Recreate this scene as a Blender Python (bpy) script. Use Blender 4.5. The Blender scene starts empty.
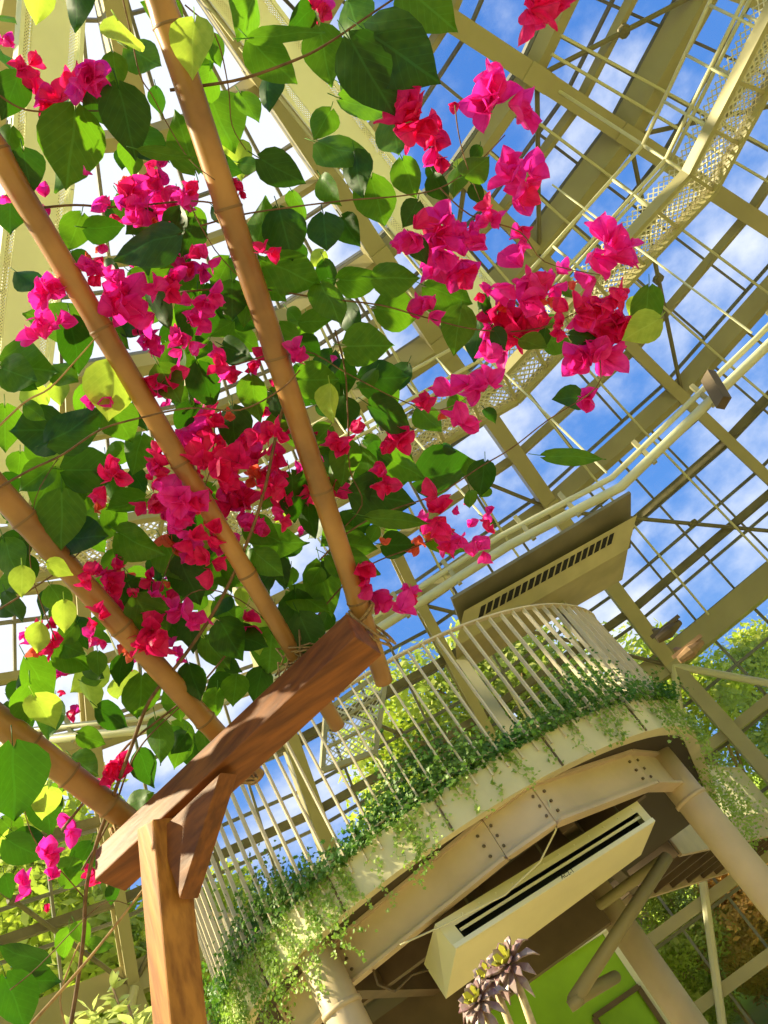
import bpy, bmesh, math, random
from math import sin, cos, pi, radians, sqrt, atan2, hypot
from mathutils import Vector, Matrix
random.seed(7)
S = bpy.context.scene
COL = S.collection
# ------------------------------------------------------------------ camera (eye at the origin, ground 1.6 m below)
PITCH, ROLL, F = .596, .637, 863.0
GROUND = -1.6
cp, sp, cr, sr = cos(PITCH), sin(PITCH), cos(ROLL), sin(ROLL)
_R = Vector((1, 0, 0)); _U = Vector((0, -sp, cp)); _D = Vector((0, cp, sp))
XA = _R * cr - _U * sr
YA = _R * sr + _U * cr
cd = bpy.data.cameras.new('camera'); cam = bpy.data.objects.new('camera', cd); COL.objects.link(cam)
m = Matrix((XA, YA, -_D)).transposed().to_4x4()
cam.matrix_world = m
cd.sensor_fit = 'VERTICAL'; cd.sensor_height = 36.0; cd.lens = 36.0 * F / 1024.0
cd.clip_start = .05; cd.clip_end = 400
S.camera = cam
S.cycles.transparent_max_bounces = 32
# ------------------------------------------------------------------ sky, sun, exposure
S.view_settings.view_transform = 'Standard'; S.view_settings.look = 'None'
S.view_settings.exposure = 0.5; S.view_settings.gamma = 1.0; S.view_settings.use_curve_mapping = False
SUN_AZ, SUN_EL, SUN_E = radians(-105), radians(42), 9.0
sd = bpy.data.lights.new('sun', 'SUN'); sun = bpy.data.objects.new('sun', sd); COL.objects.link(sun)
sd.energy = SUN_E; sd.angle = radians(1.2); sd.color = (1.0, .88, .58)
_s = Vector((sin(SUN_AZ) * cos(SUN_EL), cos(SUN_AZ) * cos(SUN_EL), sin(SUN_EL)))
sun.rotation_euler = _s.to_track_quat('Z', 'Y').to_euler()
w = bpy.data.worlds.new('sky'); S.world = w; w.use_nodes = True
nt = w.node_tree; nt.nodes.clear(); N = nt.nodes.new; L = nt.links.new
out = N('ShaderNodeOutputWorld'); bg = N('ShaderNodeBackground'); tc = N('ShaderNodeTexCoord')
L(bg.outputs[0], out.inputs[0]); bg.inputs[1].default_value = 1.12
def wmath(op, a, b=None, c=None):
    n = N('ShaderNodeMath'); n.operation = op
    for i, v in enumerate((a, b, c)):
        if v is None: continue
        if isinstance(v, (int, float)): n.inputs[i].default_value = v
        else: L(v, n.inputs[i])
    return n.outputs[0]
mp = N('ShaderNodeMapping'); L(tc.outputs['Generated'], mp.inputs[0]); mp.inputs['Scale'].default_value = (2.1, 2.1, 3.2)
mp.inputs['Location'].default_value = (.35, .1, .2)
ns = N('ShaderNodeTexNoise'); ns.inputs['Scale'].default_value = 2.1; ns.inputs['Detail'].default_value = 7; ns.inputs['Roughness'].default_value = .58
L(mp.outputs[0], ns.inputs['Vector'])
dt = N('ShaderNodeVectorMath'); dt.operation = 'DOT_PRODUCT'; L(tc.outputs['Generated'], dt.inputs[0])
dt.inputs[1].default_value = Vector((-.43, .25, .87)).normalized()
glow = N('ShaderNodeMapRange'); L(dt.outputs['Value'], glow.inputs[0]); glow.inputs[1].default_value = .69; glow.inputs[2].default_value = .93
glow.inputs[3].default_value = 0; glow.inputs[4].default_value = .5
amt = wmath('ADD', ns.outputs['Fac'], glow.outputs[0])
cl = N('ShaderNodeMapRange'); cl.interpolation_type = 'SMOOTHSTEP'; L(amt, cl.inputs[0]); cl.inputs[1].default_value = .44; cl.inputs[2].default_value = .74
sep = N('ShaderNodeSeparateXYZ'); L(tc.outputs['Generated'], sep.inputs[0])
gr = N('ShaderNodeValToRGB'); L(sep.outputs['Z'], gr.inputs[0])
e = gr.color_ramp.elements; e[0].position = 0; e[0].color = (.20, .36, .66, 1); e[1].position = .8; e[1].color = (.055, .17, .50, 1)
e2 = gr.color_ramp.elements.new(.35); e2.color = (.085, .23, .58, 1)
mx = N('ShaderNodeMix'); mx.data_type = 'RGBA'; L(cl.outputs[0], mx.inputs[0]); L(gr.outputs[0], mx.inputs[6]); mx.inputs[7].default_value = (.66, .69, .78, 1)
L(mx.outputs[2], bg.inputs[0])

# ------------------------------------------------------------------ helpers
def ray(px, py):
    a = (px - 384) / F; b = -(py - 512) / F
    return (_D + XA * a + YA * b)
def at_z(px, py, z):
    v = ray(px, py); return v * (z / v.z)
def at_d(px, py, d):                      # d = horizontal distance
    v = ray(px, py); return v * (d / hypot(v.x, v.y))
def at_r(px, py, r):                      # r = straight distance
    return ray(px, py).normalized() * r

class MB:
    def __init__(s): s.v = []; s.f = []; s.mi = []; s.uv = None
    def add(s, vs, fs, mi=0):
        o = len(s.v); s.v += [tuple(v) for v in vs]
        for f in fs: s.f.append(tuple(i + o for i in f)); s.mi.append(mi)
    def hexa(s, p, mi=0):                 # 4 bottom + 4 top
        s.add(p, [(0, 3, 2, 1), (4, 5, 6, 7), (0, 1, 5, 4), (1, 2, 6, 5), (2, 3, 7, 6), (3, 0, 4, 7)], mi)
    def bar(s, a, b, wd, dp, up=(0, 0, 1), mi=0, off=0.0):
        a = Vector(a); b = Vector(b); d = (b - a)
        if d.length < 1e-6: return
        d.normalize(); up = Vector(up)
        if abs(d.dot(up.normalized())) > .995: up = Vector((0, 1, 0)) if abs(d.y) < .9 else Vector((1, 0, 0))
        x = d.cross(up).normalized(); y = x.cross(d).normalized()
        p = []
        for c in (a, b):
            for sx, sy in ((-1, -1), (1, -1), (1, 1), (-1, 1)):
                p.append(c + x * sx * wd / 2 + y * (sy * dp / 2 + off))
        s.hexa(p, mi)
    def ibeam(s, a, b, wd, dp, up=(0, 0, 1), tf=.03, tw=.03, mi=0):
        s.bar(a, b, wd, tf, up, mi, off=dp / 2); s.bar(a, b, wd, tf, up, mi, off=-dp / 2); s.bar(a, b, tw, dp, up, mi)
    def tube(s, pts, r, n=8, mi=0, cap=True):
        pts = [Vector(p) for p in pts]; k = len(pts)
        rr = r if isinstance(r, (list, tuple)) else [r] * k
        t0 = (pts[1] - pts[0]).normalized(); ref = Vector((0, 0, 1)) if abs(t0.z) < .9 else Vector((1, 0, 0))
        x = t0.cross(ref).normalized(); vs = []
        for i, p in enumerate(pts):
            t = (pts[min(i + 1, k - 1)] - pts[max(i - 1, 0)])
            if t.length < 1e-9: t = t0
            t.normalize(); x = (x - t * x.dot(t)); x.normalize(); y = t.cross(x)
            for j in range(n):
                a = 2 * pi * j / n; vs.append(p + (x * cos(a) + y * sin(a)) * rr[i])
        fs = []
        for i in range(k - 1):
            for j in range(n):
                fs.append((i * n + j, i * n + (j + 1) % n, (i + 1) * n + (j + 1) % n, (i + 1) * n + j))
        if cap: fs.append(tuple(reversed(range(n)))); fs.append(tuple((k - 1) * n + j for j in range(n)))
        s.add(vs, fs, mi)
    def build(s, name, mats, parent=None, smooth=False, loc=None):
        me = bpy.data.meshes.new(name)
        base = Vector(loc) if loc is not None else Vector((0, 0, 0))
        if parent is not None: base = parent.matrix_world.translation.copy() if loc is None else base
        vs = [tuple(Vector(v) - base) for v in s.v]
        me.from_pydata(vs, [], s.f)
        if not isinstance(mats, (list, tuple)): mats = [mats]
        for q in mats: me.materials.append(q)
        if len(mats) > 1: me.polygons.foreach_set('material_index', s.mi)
        if smooth: me.polygons.foreach_set('use_smooth', [True] * len(s.f))
        if s.uv is not None:
            ul = me.uv_layers.new(name='UVMap')
            for lp in me.loops: ul.data[lp.index].uv = s.uv[lp.vertex_index]
        me.update()
        o = bpy.data.objects.new(name, me); COL.objects.link(o)
        if parent is not None: o.parent = parent
        else: o.location = base
        return o
def empty(name, loc=(0, 0, 0)):
    o = bpy.data.objects.new(name, None); COL.objects.link(o); o.location = loc
    o.matrix_world = Matrix.Translation(Vector(loc)); o.empty_display_size = .1
    return o
def tag(o, label, cat, group=None, kind=None):
    o['label'] = label; o['category'] = cat
    if group: o['group'] = group
    if kind: o['kind'] = kind
    return o
def struct(o): o['kind'] = 'structure'; return o

# ------------------------------------------------------------------ materials
def mat(name, col, rough=.6, metal=0, noise=0, nscale=8, col2=None, bump=0, spec=.4, stretch=None):
    mt = bpy.data.materials.new(name); mt.use_nodes = True; t = mt.node_tree; b = t.nodes['Principled BSDF']
    b.inputs['Roughness'].default_value = rough; b.inputs['Metallic'].default_value = metal
    b.inputs['Specular IOR Level'].default_value = spec
    c = (*col, 1); b.inputs['Base Color'].default_value = c
    if noise or col2:
        tx = t.nodes.new('ShaderNodeTexCoord'); mpn = t.nodes.new('ShaderNodeMapping'); nz = t.nodes.new('ShaderNodeTexNoise')
        t.links.new(tx.outputs['Object'], mpn.inputs[0]); t.links.new(mpn.outputs[0], nz.inputs['Vector'])
        if stretch: mpn.inputs['Scale'].default_value = stretch
        nz.inputs['Scale'].default_value = nscale; nz.inputs['Detail'].default_value = 6
        rp = t.nodes.new('ShaderNodeValToRGB'); t.links.new(nz.outputs['Fac'], rp.inputs[0])
        c2 = col2 or tuple(x * (1 - noise) for x in col)
        rp.color_ramp.elements[0].position = .35; rp.color_ramp.elements[0].color = (*c2, 1)
        rp.color_ramp.elements[1].position = .65; rp.color_ramp.elements[1].color = c
        t.links.new(rp.outputs[0], b.inputs['Base Color'])
        if bump:
            bp = t.nodes.new('ShaderNodeBump'); bp.inputs['Strength'].default_value = bump; bp.inputs['Distance'].default_value = .01
            t.links.new(nz.outputs['Fac'], bp.inputs['Height']); t.links.new(bp.outputs[0], b.inputs['Normal'])
    return mt
def thin(name, col, col2, trans, transmix=.5, nscale=30, rough=.45, veins=False, vein_col=None):
    """leaf / bract: reflecting front plus light passing through"""
    mt = bpy.data.materials.new(name); mt.use_nodes = True; t = mt.node_tree; t.nodes.clear()
    n = t.nodes.new; l = t.links.new
    o = n('ShaderNodeOutputMaterial'); mxs = n('ShaderNodeMixShader'); pr = n('ShaderNodeBsdfPrincipled'); tr = n('ShaderNodeBsdfTranslucent')
    l(mxs.outputs[0], o.inputs[0]); l(pr.outputs[0], mxs.inputs[1]); l(tr.outputs[0], mxs.inputs[2]); mxs.inputs[0].default_value = transmix
    pr.inputs['Roughness'].default_value = rough; pr.inputs['Specular IOR Level'].default_value = .35
    tx = n('ShaderNodeTexCoord'); nz = n('ShaderNodeTexNoise'); nz.inputs['Scale'].default_value = nscale; nz.inputs['Detail'].default_value = 3
    l(tx.outputs['Object'], nz.inputs['Vector'])
    rp = n('ShaderNodeValToRGB'); l(nz.outputs['Fac'], rp.inputs[0])
    rp.color_ramp.elements[0].position = .38; rp.color_ramp.elements[0].color = (*col, 1)
    rp.color_ramp.elements[1].position = .62; rp.color_ramp.elements[1].color = (*col2, 1)
    cs = rp.outputs[0]; mixfac = None
    if veins:
        uv = n('ShaderNodeUVMap'); sx = n('ShaderNodeSeparateXYZ'); l(uv.outputs[0], sx.inputs[0])
        def mm(op, a, b=None):
            q = n('ShaderNodeMath'); q.operation = op
            for i, v in enumerate((a, b)):
                if v is None: continue
                if isinstance(v, (int, float)): q.inputs[i].default_value = v
                else: l(v, q.inputs[i])
            return q.outputs[0]
        av = mm('ABSOLUTE', mm('SUBTRACT', sx.outputs[1], .5))
        mid = mm('LESS_THAN', av, .018)
        sd_ = mm('FRACT', mm('SUBTRACT', mm('MULTIPLY', sx.outputs[0], 7.0), mm('MULTIPLY', av, 7.0)))
        side = mm('MULTIPLY', mm('LESS_THAN', mm('ABSOLUTE', mm('SUBTRACT', sd_, .5)), .055), .6)
        fac = mm('MULTIPLY', mm('MAXIMUM', mid, side), .55)
        mc = n('ShaderNodeMix'); mc.data_type = 'RGBA'; l(fac, mc.inputs[0]); l(cs, mc.inputs[6]); mc.inputs[7].default_value = (*vein_col, 1)
        cs = mc.outputs[2]
    l(cs, pr.inputs['Base Color'])
    mt2 = n('ShaderNodeMix'); mt2.data_type = 'RGBA'; mt2.blend_type = 'MULTIPLY'; mt2.inputs[0].default_value = .35
    mt2.inputs[6].default_value = (*trans, 1); l(cs, mt2.inputs[7])
    l(mt2.outputs[2], tr.inputs['Color'])
    return mt
M = {}
M['steel'] = mat('painted_steel', (.44, .385, .20), .45, noise=.12, nscale=1.2)
M['steel_dark'] = mat('dark_steel', (.22, .19, .11), .5, noise=.3, nscale=3)
M['gantry'] = mat('cream_gantry_paint', (.88, .86, .64), .5, noise=.06, nscale=2)
M['steel_pale'] = mat('pale_painted_steel', (.66, .62, .39), .45, noise=.08, nscale=2)
M['glazing_bar'] = mat('glazing_bar_metal', (.24, .23, .19), .4, noise=.2, nscale=2)
M['cream'] = mat('cream_render', (.76, .68, .40), .7, noise=.22, nscale=1.6, bump=.15)
M['rail'] = mat('railing_paint', (.74, .62, .42), .45, noise=.15, nscale=5)
M['pinkbeige'] = mat('pink_beige_steel', (.62, .47, .30), .5, noise=.15, nscale=3)
M['brown'] = mat('brown_steel', (.15, .10, .05), .55, noise=.3, nscale=3)
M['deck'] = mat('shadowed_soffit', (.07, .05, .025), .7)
M['brace'] = mat('olive_tube', (.30, .24, .11), .5)
M['dark'] = mat('dark_void_metal', (.012, .011, .008), .6)
M['ac'] = mat('ivory_sheet_metal', (.80, .72, .40), .4, noise=.1, nscale=2)
M['ac_edge'] = mat('ivory_edge', (.85, .80, .55), .4)
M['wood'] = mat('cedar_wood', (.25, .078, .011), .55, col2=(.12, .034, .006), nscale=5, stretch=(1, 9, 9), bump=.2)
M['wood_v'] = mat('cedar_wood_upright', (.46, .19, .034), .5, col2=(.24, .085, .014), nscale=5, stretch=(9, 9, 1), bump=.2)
M['bamboo'] = mat('bamboo', (.40, .195, .05), .35, col2=(.20, .09, .022), nscale=6, spec=.6)
M['bnode'] = mat('bamboo_node', (.20, .11, .04), .5)
M['rope'] = mat('jute_rope', (.42, .27, .12), .9, noise=.5, nscale=90)
M['bark'] = mat('vine_bark', (.20, .11, .05), .8, noise=.5, nscale=40)
M['bark_tan'] = mat('tan_bark', (.48, .30, .13), .8, noise=.4, nscale=30)
M['green_wall'] = mat('green_painted_wall', (.33, .62, .02), .6, noise=.3, nscale=1.0)
M['white'] = mat('white_frame_paint', (.80, .80, .62), .5)
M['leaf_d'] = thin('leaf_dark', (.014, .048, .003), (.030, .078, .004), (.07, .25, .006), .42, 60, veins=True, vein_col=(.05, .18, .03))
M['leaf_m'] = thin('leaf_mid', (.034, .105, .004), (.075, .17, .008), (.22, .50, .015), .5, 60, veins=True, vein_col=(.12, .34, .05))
M['leaf_y'] = thin('leaf_lime_backlit', (.22, .36, .04), (.36, .48, .07), (.75, .95, .10), .55, 60, veins=True, vein_col=(.45, .6, .15))  # lime tint puts the look of backlighting into the leaf colour
M['br_m'] = thin('bract_magenta', (.74, .010, .29), (.93, .065, .52), (1.0, .05, .58), .58, 50, veins=True, vein_col=(.5, .005, .12))
M['br_c'] = thin('bract_crimson', (.62, .006, .12), (.88, .022, .24), (1.0, .03, .26), .5, 50, veins=True, vein_col=(.4, .004, .05))
M['br_o'] = thin('bract_faded', (.62, .08, .05), (.80, .18, .10), (1.0, .22, .12), .5, 50, veins=True, vein_col=(.4, .05, .03))
M['ivy'] = thin('ivy_leaf', (.035, .13, .015), (.16, .27, .045), (.22, .5, .04), .35, 2.2)
M['ivy_light'] = thin('ivy_leaf_light', (.18, .30, .04), (.42, .52, .13), (.5, .8, .1), .4, 2.5)
M['tree_a'] = thin('tree_leaf_bright', (.45, .47, .07), (.74, .72, .17), (.60, .80, .08), .4, .35, .6)
M['tree_b'] = thin('tree_leaf_olive', (.34, .38, .06), (.60, .62, .15), (.36, .50, .06), .4, .35, .6)
M['tree_c'] = thin('tree_leaf_autumn', (.40, .20, .04), (.62, .42, .14), (.9, .6, .15), .4, .35, .6)
M['lawn'] = mat('lawn', (.34, .46, .03), .8, col2=(.24, .36, .02), nscale=1.1)
M['bounce_floor'] = mat('pale_bounce_floor', (.52, .44, .25), .9, noise=.4, nscale=2)  # floor colour lightened to bounce light up onto the undersides
M['aeo'] = mat('aeonium_leaf', (.20, .08, .09), .35, col2=(.36, .27, .24), nscale=25, spec=.6)
M['aeo_c'] = mat('aeonium_heart', (.45, .42, .05), .4)
M['aeo_stem'] = mat('aeonium_stem', (.60, .46, .26), .7, noise=.3, nscale=60)
M['ink'] = mat('black_lettering', (.02, .02, .015), .6)
M['terracotta'] = mat('terracotta', (.38, .22, .11), .8, noise=.3, nscale=6)
# clear pane
g = bpy.data.materials.new('window_glass'); g.use_nodes = True; t = g.node_tree; t.nodes.clear()
o_ = t.nodes.new('ShaderNodeOutputMaterial'); ms_ = t.nodes.new('ShaderNodeMixShader'); tr_ = t.nodes.new('ShaderNodeBsdfTransparent'); gl_ = t.nodes.new('ShaderNodeBsdfGlossy')
tr_.inputs[0].default_value = (.95, .97, .96, 1); gl_.inputs['Roughness'].default_value = .02; gl_.inputs[0].default_value = (.9, .95, 1, 1)
fr_ = t.nodes.new('ShaderNodeFresnel'); fr_.inputs[0].default_value = 1.25
t.links.new(fr_.outputs[0], ms_.inputs[0]); t.links.new(tr_.outputs[0], ms_.inputs[1]); t.links.new(gl_.outputs[0], ms_.inputs[2]); t.links.new(ms_.outputs[0], o_.inputs[0])
M['glass'] = g
# expanded metal: a diamond lattice with real holes
def mesh_metal(name, col, scale, thr):
    mt = bpy.data.materials.new(name); mt.use_nodes = True; t = mt.node_tree; b = t.nodes['Principled BSDF']; n = t.nodes.new; l = t.links.new
    b.inputs['Base Color'].default_value = (*col, 1); b.inputs['Roughness'].default_value = .5
    uv = n('ShaderNodeUVMap'); sx = n('ShaderNodeSeparateXYZ'); l(uv.outputs[0], sx.inputs[0])
    def mm(op, a, b=None):
        q = n('ShaderNodeMath'); q.operation = op
        for i, v in enumerate((a, b)):
            if v is None: continue
            if isinstance(v, (int, float)): q.inputs[i].default_value = v
            else: l(v, q.inputs[i])
        return q.outputs[0]
    s1 = mm('ABSOLUTE', mm('SUBTRACT', mm('FRACT', mm('MULTIPLY', mm('ADD', sx.outputs[0], sx.outputs[1]), scale)), .5))
    s2 = mm('ABSOLUTE', mm('SUBTRACT', mm('FRACT', mm('MULTIPLY', mm('SUBTRACT', sx.outputs[0], sx.outputs[1]), scale)), .5))
    al = mm('LESS_THAN', mm('MINIMUM', s1, s2), thr)
    l(al, b.inputs['Alpha'])
    return mt
M['mesh'] = mesh_metal('expanded_metal', (.70, .64, .42), 9.0, .13)
M['mesh_dense'] = mesh_metal('perforated_metal', (.88, .85, .62), 26.0, .30)

# ------------------------------------------------------------------ the glasshouse: 24-sided, ribs every 15 degrees
CX, CY, TH = 2.273, 3.334, .064
PROF = [(1.2, 13.75), (4.3, 13.2), (7.874, 12.296), (10.101, 11.638), (14.613, 9.478), (18.215, 6.0)]
RW = 18.215
def gp(k, r, z):
    a = TH + k * pi / 12
    return Vector((CX + r * sin(a), CY + r * cos(a), z))
K0, K1 = -9, 8
trim_n = [0]
def trim(mb, mt):
    trim_n[0] += 1
    return struct(mb.build('trim_%d' % trim_n[0], mt))
def norm_out(i):                                    # outward roof normal (r, z) of slope i
    (r0, z0), (r1, z1) = PROF[i], PROF[i + 1]
    t = Vector((r1 - r0, z1 - z0)); t.normalize(); return Vector((-t.y, t.x))
def roof(k, s, off=0.0):
    """point on the roof at rib coordinate k, slope coordinate s (0 top ring ... 5 eave), pushed outwards by off"""
    i = min(int(s), len(PROF) - 2); f = s - i
    r = PROF[i][0] * (1 - f) + PROF[i + 1][0] * f; z = PROF[i][1] * (1 - f) + PROF[i + 1][1] * f
    nn = norm_out(i)
    # chord between ribs
    k0 = math.floor(k); fk = k - k0
    rr = r + nn.x * off; zz = z + nn.y * off
    a = gp(k0, rr, zz); b = gp(k0 + 1, rr, zz)
    return a.lerp(b, fk)
def wallp(k, z, off=0.0):
    k0 = math.floor(k); fk = k - k0
    return gp(k0, RW + off, z).lerp(gp(k0 + 1, RW + off, z), fk)
# ribs: box-section rafters that turn down into wall posts
for k in range(K0, K1 + 1):
    mb = MB(); main = (k % 2 == 0)
    wd, dp = (.34, .56) if main else (.24, .40)
    smin = 0 if main else 2
    a = TH + k * pi / 12
    rad = Vector((sin(a), cos(a), 0))
    pts = [gp(k, r, z) for r, z in PROF[smin:]]
    for i in range(len(pts) - 1):
        nn = norm_out(i + smin); up = rad * nn.x + Vector((0, 0, nn.y))
        mb.ibeam(pts[i], pts[i + 1], wd, dp, up, .05, .09) if not main else mb.bar(pts[i], pts[i + 1], wd, dp, up)
        if i: mb.bar(pts[i] - (pts[i] - pts[i-1]).normalized() * .25, pts[i] + (pts[i + 1] - pts[i]).normalized() * .25, wd * 1.05, dp * 1.12, up)
    mb.bar(gp(k, RW, 6.25), gp(k, RW, GROUND), wd, dp, rad)
    trim(mb, M['steel'])
# ring beams
for s, wd, dp in ((0, .3, .3), (1, .22, .3), (2, .22, .34), (3, .34, .55), (4, .28, .42), (5, .30, .60)):
    mb = MB()
    for k in range(K0, K1):
        step = 1
        p, q = roof(k, s if s < 5 else 4.9999), roof(k + 1 - 1e-6, s if s < 5 else 4.9999)
        if s == 5: p, q = gp(k, RW, 6.0), gp(k + 1, RW, 6.0)
        else: p, q = gp(k, PROF[s][0], PROF[s][1]), gp(k + 1, PROF[s][0], PROF[s][1])
        mb.bar(p, q, wd, dp)
    trim(mb, M['steel'])
# intermediate purlins (two per slope) and wall girts
for s in (1.5, 2.5, 3.33, 3.67, 4.33, 4.67):
    mb = MB()
    for k in range(K0, K1): mb.bar(roof(k, s, .05), roof(k + .999999, s, .05), .12, .18)
    trim(mb, M['steel_dark'] if s > 4 else M['steel'])
for z in (3.9, 1.45, 0.0):
    mb = MB()
    for k in range(K0, K1): mb.bar(gp(k, RW, z), gp(k + 1, RW, z), .14, .24)
    trim(mb, M['steel'])
# base kerb
mb = MB()
for k in range(-12, 12): mb.bar(gp(k, RW + .1, GROUND + .2), gp(k + 1, RW + .1, GROUND + .2), .4, .5)
struct(mb.build('baseboard_back', M['cream']))
# glazing: one window per bay and slope, each with its bars and pane
wn = 0
rows = {0: 2, 1: 3, 2: 2, 3: 4, 4: 5}
for k in range(K0, K1):
    for i in range(0, 5):
        wn += 1
        mb = MB(); nb = (2, 2, 3, 3, 4)[i]; off = .62 if i > 1 else .45
        for j in range(nb + 1):
            f = min(j / nb, .999999)
            mb.bar(roof(k + f, i, off), roof(k + f, i + .999999, off), .055, .09)
        for j in range(rows[i] + 1):
            s = i + min(j / rows[i], .999999)
            mb.bar(roof(k, s, off), roof(k + .999999, s, off), .05, .07)
        fr = struct(mb.build('window_%d' % wn, M['glazing_bar']))
        pm = MB(); pm.add([roof(k, i, off + .03), roof(k + .999999, i, off + .03), roof(k + .999999, i + .999999, off + .03), roof(k, i + .999999, off + .03)], [(0, 1, 2, 3)])
        pm.build('pane', M['glass'], fr)
    wn += 1
    mb = MB()
    for j in range(5):
        f = min(j / 4, .999999); mb.bar(wallp(k + f, GROUND + .4, .45), wallp(k + f, 6.3, .45), .06, .09)
    for j in range(7):
        z = GROUND + .4 + (6.7 + .0 + .8) * j / 6; z = min(z, 6.35); mb.bar(wallp(k, z, .45), wallp(k + .999999, z, .45), .06, .07)
    fr = struct(mb.build('window_%d' % wn, M['glazing_bar']))
    pm = MB(); pm.add([wallp(k, GROUND + .4, .48), wallp(k + .999999, GROUND + .4, .48), wallp(k + .999999, 6.4, .48), wallp(k, 6.4, .48)], [(0, 1, 2, 3)])
    pm.build('pane', M['glass'], fr)
# tie rods and bracing
for (ka, sa, kb, sb) in ((1, 3, 2, 2), (2, 3, 3, 4), (1, 4, 2, 3), (0, 4, 1, 5), (1, 5, 2, 4), (0, 5, -1, 4), (-2, 4, -1, 5), (-3, 5, -2, 4), (-4, 4, -3, 5), (0, 3, 1, 2), (3, 3, 2, 2), (-1, 3, 0, 4), (2, 5, 3, 4)):
    mb = MB()
    P = lambda k, s: gp(k, *PROF[s]) - Vector((0, 0, .15))
    mb.tube([P(ka, sa), P(kb, sb)], .05, 6); c = P(ka, sa).lerp(P(kb, sb), .5)
    mb.tube([c - Vector((0, 0, .04)), c + Vector((0, 0, .05))], .12, 8)
    trim(mb, M['steel_dark'])
for (ka, za, kb, zb) in ((-1, -1.4, 0, 5.8), (-3, 5.8, -4, -1.4), (-2, 5.8, -3, -1.), (1, 0, 0, 5.8), (0, 1.4, 1, -1.5), (-1, 1.5, -2, -1.5)):
    mb = MB(); mb.tube([gp(ka, RW - .2, za), gp(kb, RW - .2, zb)], .09, 8); trim(mb, M['steel_pale'])
# slender light pipes that follow the ribs inside the roof
for kk in (1.72, 2.2, 2.35, 1.3, .3, -.35, .7, -.8):
    mb = MB()
    mb.tube([roof(kk, s, -.35) for s in (2.0, 3, 4, 4.9)], .028, 6, cap=False)
    trim(mb, M['steel_pale'])

# ground inside and rising lawn outside
mb = MB(); n = 48
ringsr = [0, 6, 12, 18.7]
mb.add([(CX, CY, GROUND)] + [(CX + 18.7 * sin(2 * pi * j / n), CY + 18.7 * cos(2 * pi * j / n), GROUND) for j in range(n)], [(0, 1 + (j + 1) % n, 1 + j) for j in range(n)])
struct(mb.build('floor', M['bounce_floor']))
def hill(r, a):
    if r < 20: return GROUND
    x = r - 20
    az = atan2(sin(a), cos(a))
    side = 1.0 if az < .5 else 1.0
    return GROUND + min(x * .34, 8.5) * side + .3 * sin(a * 7 + r * .3)
mb = MB(); rs = [18.7, 20, 24, 28, 34, 42, 55, 80]; n = 64
vs = [(CX + r * sin(2 * pi * j / n), CY + r * cos(2 * pi * j / n), hill(r, 2 * pi * j / n)) for r in rs for j in range(n)]
fs = [(i * n + j, i * n + (j + 1) % n, (i + 1) * n + (j + 1) % n, (i + 1) * n + j) for i in range(len(rs) - 1) for j in range(n)]
mb.add(vs, fs); struct(mb.build('lawn_hill', M['lawn'], smooth=True))

# ------------------------------------------------------------------ trees beyond the glass
def tree_mesh(name, mt, h, w_, seed, leaf=.13, nl=8500, base=.25):
    rnd = random.Random(seed); mb = MB()
    cl = []
    for i in range(16):
        a = rnd.uniform(0, 2 * pi); hh = rnd.uniform(base, .92); rr = w_ * (1 - abs(hh - .55) * 1.3) * rnd.uniform(.15, .85)
        cl.append((Vector((cos(a) * rr, sin(a) * rr, hh * h)), rnd.uniform(.16, .30) * w_ + .3))
    for i in range(nl):
        c, r = rnd.choice(cl); d = Vector((rnd.gauss(0, 1), rnd.gauss(0, 1), rnd.gauss(0, 1))).normalized()
        p = c + d * r * rnd.uniform(.55, 1.25); x = Vector((rnd.gauss(0, 1), rnd.gauss(0, 1), rnd.gauss(0, .6))).normalized(); y = x.cross(d)
        if y.length < .1: continue
        y.normalize(); s = leaf * rnd.uniform(.6, 1.5)
        mb.add([p - x * s, p - y * s * .45, p + x * s, p + y * s * .45], [(0, 1, 2, 3)])
    me_f = mb
    tb = MB(); tb.tube([(0, 0, -.6), (0.05, 0, h * .35), (0, .1, h * .7)], [w_ * .07, w_ * .05, .03], 8)
    for c, r in cl[:10]: tb.tube([(0.04, 0, max(c.z * .45, h * .15)), tuple(c * .6 + Vector((0, 0, c.z * .3))), tuple(c)], [.07, .05, .02], 5)
    return me_f, tb
tree_protos = []
for i, (mk, h, w_, sd_) in enumerate((('tree_a', 9.5, 3.4, 1), ('tree_b', 10.5, 3.8, 2), ('tree_a', 8.0, 3.0, 3), ('tree_c', 6.0, 2.6, 4))):
    fo, tb = tree_mesh('tree', M[mk], h, w_, sd_)
    r = empty('tree'); f = fo.build('foliage', M[mk], r); f['kind'] = 'stuff'; tk = tb.build('trunk', M['bark_tan'], r, smooth=True)
    tree_protos.append((r, [f, tk]))
used = set()
adj = ['bright yellow-green', 'olive green', 'small lime green', 'orange-brown autumn']
spots = [(-40.5, 27, 2, 1.7), (-35.5, 25, 0, 1.4), (-30.5, 25.5, 0, 1.45), (-25.5, 28, 2, 1.2), (-20, 30, 1, .75), (-15, 28, 2, .95),
         (-11, 29, 0, 1.2), (-6.5, 28, 0, 1.35), (-2, 29, 1, 1.25), (2.5, 30, 0, 1.35), (7, 29, 0, .95), (12, 31, 2, .85), (17, 33, 1, .7), (22, 35, 0, .75), (28, 33, 2, .8),
         (2.0, 23.5, 3, .5), (4.2, 24.0, 3, .62), (-3, 23.5, 2, .6), (6.5, 23.2, 2, .45), (-.5, 24, 1, .42)]
where = {}
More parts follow.
